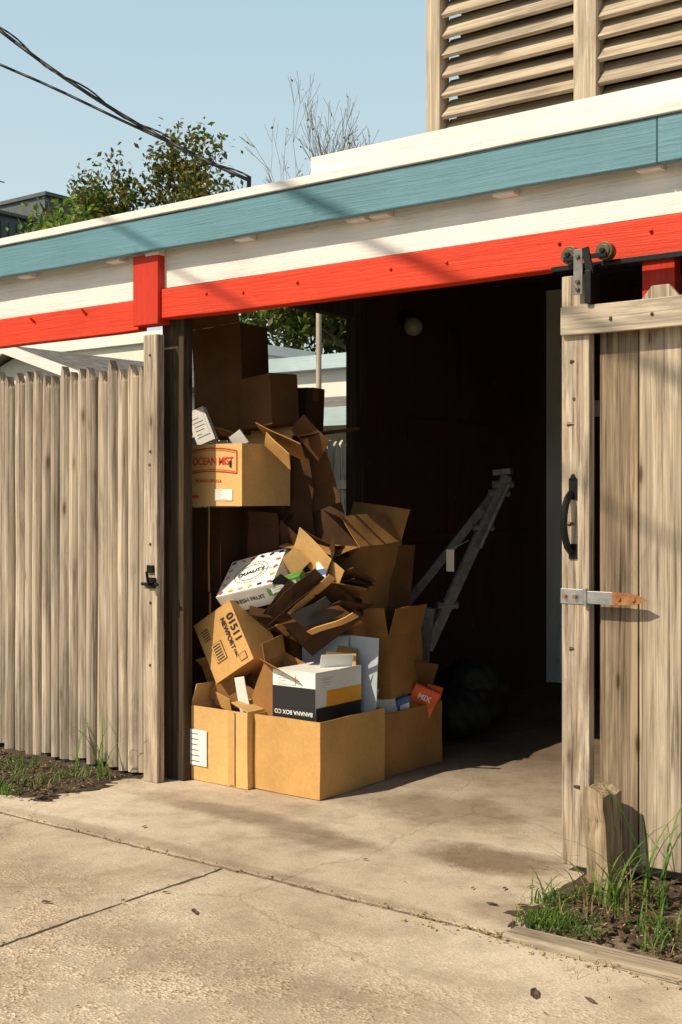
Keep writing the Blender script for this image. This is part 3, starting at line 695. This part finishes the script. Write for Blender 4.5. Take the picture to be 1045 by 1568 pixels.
carton(.36,.26,.64,(-4.86,5.34,1.86),(0,-3,4),M_cbd,{'f':20},fl=.12)
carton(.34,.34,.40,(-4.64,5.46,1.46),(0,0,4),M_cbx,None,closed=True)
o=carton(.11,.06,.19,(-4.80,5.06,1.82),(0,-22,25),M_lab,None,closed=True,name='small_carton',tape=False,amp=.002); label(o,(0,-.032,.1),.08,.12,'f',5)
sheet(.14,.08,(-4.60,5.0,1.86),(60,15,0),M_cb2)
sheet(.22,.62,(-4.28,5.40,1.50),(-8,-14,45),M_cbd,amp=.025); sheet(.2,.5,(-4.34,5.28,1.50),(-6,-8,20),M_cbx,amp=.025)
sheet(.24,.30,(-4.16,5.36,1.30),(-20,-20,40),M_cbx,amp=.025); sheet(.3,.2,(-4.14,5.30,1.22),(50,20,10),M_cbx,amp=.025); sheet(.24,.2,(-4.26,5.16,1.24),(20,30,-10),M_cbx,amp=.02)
m=MB()
for (c,r,s) in (((-4.02,6.48,.18),.20,1),((-4.15,6.85,.24),.26,3),((-3.98,6.6,.36),.15,4)):
    vs=[];fs=[];n=56
    for j in range(n//2+1):
        for i in range(n):
            a=2*math.pi*i/n;b=math.pi*j/(n//2); d=Vector((math.sin(b)*math.cos(a),math.sin(b)*math.sin(a),math.cos(b)*.85))
            k=1+.2*noise.noise(d*2.2+Vector((s*9,0,0)))-.10*abs(noise.noise(d*5+Vector((s*3,1,0))))-.04*abs(noise.noise(d*12+Vector((s*3,1,0))))
            p=Vector(c)+d*r*k; p.z=max(p.z,.006); vs.append(p)
    for j in range(n//2):
        for i in range(n): fs.append((j*n+i,(j+1)*n+i,(j+1)*n+(i+1)%n,j*n+(i+1)%n))
    m.add(vs,fs)
m.make('rubbish_bags',M_bag,None,0,True)
m=MB()
A=Vector((-3.72,6.55,1.64));B=Vector((-4.03,6.14,.60)); C=Vector((-3.86,6.62,1.52));D=Vector((-4.24,6.22,.85))
def bar(m,p0,p1,w,t,mi=0):
    p0=Vector(p0);p1=Vector(p1);d=p1-p0; q=d.to_track_quat('Z','Y').to_matrix().to_4x4()
    m.slab(Matrix.Translation((p0+p1)/2)@q,w,t,d.length,mi)
bar(m,A,B,.042,.06); bar(m,C,D,.034,.05); bar(m,A+Vector((.02,.02,.03)),A+Vector((-.10,.02,.02)),.035,.035); bar(m,A.lerp(B,.12),C.lerp(D,.12),.035,.025)
bar(m,B+Vector((.02,0,.25)),B+Vector((-.03,-.02,-.12)),.06,.07); m.tube(A.lerp(B,.05)+Vector((.04,0,0)),A.lerp(B,.42)+Vector((.05,-.01,0)),.013); m.tube(B,Vector((-4.07,6.1,.02)),.018,.018,8); m.tube(D,Vector((-4.4,6.12,.02)),.014,.014,8)
for t in (.05,.1,.3,.75): m.tube(A.lerp(B,t)+Vector((-.04,-.05,0)),A.lerp(B,t)+Vector((.04,.05,0)),.024)
m.box(-3.915,-3.86,6.17,6.172,1.07,1.20,1); m.tube((-3.88,6.17,1.2),(-3.87,6.35,1.25),.002,.002,4,1)
m.make('folding_metal_stand',[M_dmetal,M_tag],None,.003)

# ---------------------------------------------------------------- cables
def cable(name,fn,r,n=28,t1=1.0):
    m=MB(); pts=[fn(k*t1/n) for k in range(n+1)]; m.path(pts,r,8); return m.make(name,M_wire,None,0,True)
A0=Vector((-4.35,4.9,3.2))
def c1(t): return (A0.x-3.65*t,A0.y-1.9*t,3.2+1.89*t+2.03*t*t)
def c2(t): return (A0.x-3.65*t,A0.y-1.9*t,3.2+2.10*t-.15*t*t+.012*math.sin(t*30)*t)
def c3(t):
    x,y,z=c1(t); return (x+.010*math.sin(t*60),y+.010*math.cos(t*60),z+.012*math.sin(t*60+1)+.008)
cable('overhead_cable',c1,.010); cable('overhead_cable',c3,.005,90); cable('overhead_cable',c2,.0075)
m=MB(); m.tube((-4.35,4.9,2.98),(-4.35,4.9,3.22),.012,.012,10); m.make('cable_bracket',M_iron)
m=MB(); m.tube((-8.0,3.0,-.05),(-8.0,3.0,8.2),.14,.11,14); m.box(-8.9,-7.1,2.93,3.07,7.4,7.5); m.make('utility_pole',M_bark)
def lin(p,q,sag=0):
    p=Vector(p);q=Vector(q)
    return lambda t:(lambda v:(v.x,v.y,v.z-sag*4*t*(1-t)))(p.lerp(q,t))
k_=Vector((1.42,-1.41,.40))
P1=Vector((-5.32,.74,6.83))
cable('overhead_cable',lin(P1-k_*3,P1+k_*4,.0),.021,10)
cable('overhead_cable',lin(P1-k_*3+Vector((-.75,.0,-.25)),P1+k_*4+Vector((-.75,0,-.25)),.0),.012,10)

# ---------------------------------------------------------------- trees
def tree(name,base,H,spread,seed,nleaf,leafsize,lmats,levels=5,bare=False,trunk=.16,clump=.5,fork=.3,width=1.0,rmin=0.0):
    rnd=random.Random(seed); m=MB(); tips=[]
    def grow(p,d,L,r,lv):
        segs=3; q=p; dd=d
        for i in range(segs):
            dd=(dd+Vector((rnd.uniform(-.18,.18),rnd.uniform(-.18,.18),rnd.uniform(-.02,.12)))).normalized()
            nq=q+dd*(L/segs); ra=max(rmin,r*(1-.3*i/segs)); rb=max(rmin,r*(1-.3*(i+1)/segs))
            m.tube(q,nq,ra,rb,5 if lv<levels-1 else 3,0,False); q=nq
            if lv>=levels-2: tips.append((q,dd))
        if lv<levels:
            for _ in range(rnd.choice((2,3,3)) if lv>0 else 4):
                a=Vector((rnd.uniform(-1,1),rnd.uniform(-1,1),rnd.uniform(-.15,.6))).normalized()
                nd=(dd*.75+a*spread).normalized(); grow(q,nd,L*(rnd.uniform(.6,.85) if lv>0 else rnd.uniform(.6,.85)*min(1,.42/fork)),r*.62,lv+1)
    grow(Vector(base),Vector((0,0,1)),H*fork,trunk,0)
    zmax=max(v[2] for v in m.v)-base[2]; s=H/zmax; sw=s*width
    m.v=[(base[0]+(v[0]-base[0])*sw,base[1]+(v[1]-base[1])*sw,base[2]+(v[2]-base[2])*s) for v in m.v]
    tp=[Vector(((t.x-base[0])*sw+base[0],(t.y-base[1])*sw+base[1],(t.z-base[2])*s+base[2])) for t,_ in tips]
    keep=[t for t in tp if rnd.random()<.75]
    for t in keep:
        mi=1+rnd.randrange(len(lmats)); q_=nleaf/len(keep); cnt=int(q_)+(1 if rnd.random()<q_-int(q_) else 0)
        for _ in range(cnt):
            c=t+Vector((rnd.gauss(0,clump*.45),rnd.gauss(0,clump*.45),rnd.gauss(0,clump*.35)))
            q=Euler((rnd.uniform(-1.2,1.2),rnd.uniform(-1.2,1.2),rnd.uniform(0,6.3))).to_matrix()
            l=leafsize*rnd.uniform(.6,1.3); wd=l*.5
            m.add([c+q@Vector(v) for v in ((-l/2,0,0),(0,-wd/2,.01),(l/2,0,0),(0,wd/2,.01))],[(0,1,2,3)],mi)
    return m.make(name,[M_barkl if bare else M_bark]+list(lmats))
tree('leafy_tree',(-22.6,20.4,0),9.7,.6,3,4800,.17,[M_leafA,M_leafY,M_leafB],4,clump=.42,fork=.66,width=.42)
tree('leafy_tree',(-21.0,21.7,0),10.6,.6,14,4800,.17,[M_leafA,M_leafY,M_leafB],4,clump=.42,fork=.66,width=.34)
tree('bare_tree',(-19.6,22.9,0),10.6,.55,5,160,.10,[M_leafY],6,True,.12,fork=.5,width=.75,rmin=.013)
tree('bare_tree',(-18.3,23.8,0),11.4,.5,9,100,.10,[M_leafY],6,True,.12,fork=.5,width=.6,rmin=.013)
tree('leafy_tree',(-21.0,15.3,0),7.3,.75,21,9500,.16,[M_leafC,M_leafC,M_leafB],5,clump=.45,fork=.4,width=.95)
tree('leafy_tree',(-17.3,20.9,0),7.4,.85,31,9000,.20,[M_leafB,M_leafA],5,clump=.7)
tree('leafy_tree',(-15.6,21.6,0),7.2,.85,41,9000,.20,[M_leafB,M_leafA],5,clump=.7)

# ---------------------------------------------------------------- background buildings
M_shing=plain('grey_shingles',(.16,.155,.15),.95,0,.5,9,.6)
M_stucco=plain('white_stucco',(.70,.67,.60),.9,0,.06,3,.2)
M_bluew=paint('pale_blue_trim',(.45,.58,.62),wear=.1)
M_corr=plain('dark_metal_siding',(.10,.115,.12),.6,.2,.2,3,.1)
M_win=plain('window_glass',(.02,.03,.04),.1)
H=empty('white_house')
m=MB(); m.box(-13.2,-6,15,21,0,3.5); m.make('walls',M_stucco,H)
m=MB(); m.box(-13.4,-5.8,14.8,21.2,3.502,3.72); m.make('roof_fascia',M_bluew,H)
m=MB(); prism(m,-13.2,-6,[(14.99,2.98),(14.99,3.08),(13.5,2.76),(13.5,2.68)]); m.make('porch_roof',M_shing,H)
m=MB(); m.box(-13.25,-5.95,13.46,13.497,2.52,2.78); m.make('porch_fascia',M_bluew,H)
m=MB()
for x in (-13,-11.5,-10,-8.5,-7): m.box(x,x+.12,13.55,13.67,0,2.7)
m.make('porch_posts',M_stucco,H)
m=MB()
for x in (-12.4,-10.6,-8.8): m.box(x,x+.9,14.975,14.998,.9,2.2)
m.make('windows',M_win,H)
Wb=empty('white_warehouse')
m=MB(); m.box(-26,-13.7,13.5,17,0,3.95); m.make('walls',M_stucco,Wb)
m=MB(); m.box(-26.1,-13.6,13.4,17.1,3.952,4.12); m.make('parapet',M_white,Wb)
m=MB()
for x in (-24,-21,-18,-15.5): m.box(x,x+1.1,13.47,13.498,1,2.3)
m.make('windows',M_win,Wb)
Sh=empty('garden_shed')
m=MB(); m.box(-12.6,-10.2,8.9,12.2,0,2.75); m.add([(-12.6,8.9,2.752),(-10.2,8.9,2.752),(-11.4,8.9,3.14)],[(0,1,2)]); m.make('walls',M_stucco,Sh)
m=MB()
for sg in (-1,1):
    xe=-11.4+sg*1.4; m.add([(-11.4,8.7,3.24),(xe,8.7,2.80),(xe,12.4,2.80),(-11.4,12.4,3.24),(-11.4,8.7,3.18),(xe,8.7,2.74),(xe,12.4,2.74),(-11.4,12.4,3.18)],[(0,1,2,3),(4,5,6,7),(0,1,5,4),(1,2,6,5),(2,3,7,6)])
m.make('roof',M_shing,Sh)
m=MB()
for sg in (-1,1):
    xe=-11.4+sg*1.42; m.add([(-11.4,8.66,3.26),(xe,8.66,2.82),(xe,8.66,2.70),(-11.4,8.66,3.14),(-11.4,8.69,3.26),(xe,8.69,2.82),(xe,8.69,2.70),(-11.4,8.69,3.14)],[(0,1,2,3),(7,6,5,4),(0,4,5,1),(3,2,6,7)])
m.make('barge_boards',M_white,Sh)
m=MB(); m.box(-11.8,-11.0,8.87,8.898,0,2.0); m.make('door',M_bluew,Sh)
Db=empty('metal_clad_building')
m=MB(); m.box(-45,-31,25.2,28.4,0,11.1); m.box(-45,-31.4,8,25.19,0,10.3); m.make('walls',M_corr,Db)
m=MB(); y=25.3
while y<28.4: m.box(-30.998,-30.95,y,y+.1,.1,10.9); y+=.3
y=10
while y<25: m.box(-31.398,-31.35,y,y+.1,.1,10.1); y+=.3
m.make('siding_ribs',M_corr,Db)
m=MB(); m.box(-45.1,-30.85,25.1,28.5,11.102,11.22); m.box(-45.1,-31.2,8,25.09,10.302,10.40); m.make('roof_edge',M_corr,Db)
m=MB(); m.tube((-31.6,23.8,10.4),(-31.6,23.8,11.6),.03); m.tube((-31.6,23.5,11.4),(-31.6,24.1,11.4),.02); m.make('roof_vent',M_metal,Db)
m=MB(); y=5.0
while y<18:
    w_=random.uniform(.09,.11)
    zt=2.08+random.uniform(-.02,.02); m.add([(-7.5,y,0),(-7.5,y+w_,0),(-7.5,y+w_,zt-.05),(-7.5,y+w_/2,zt),(-7.5,y,zt-.05),(-7.53,y,0),(-7.53,y+w_,0),(-7.53,y+w_,zt-.05),(-7.53,y+w_/2,zt),(-7.53,y,zt-.05)],[(0,1,2,3,4),(9,8,7,6,5),(0,5,6,1),(1,6,7,2),(2,7,8,3),(3,8,9,4),(4,9,5,0)])
    y+=w_+.012
m.box(-7.498,-7.46,5,18,1.6,1.69); m.box(-7.498,-7.46,5,18,.5,.59)
m.make('back_fence',M_fence)
m=MB(); m.tube((-8.7,11.0,0),(-8.7,11.0,4.3),.035,.03,10); m.make('wooden_pole',M_slatZ)
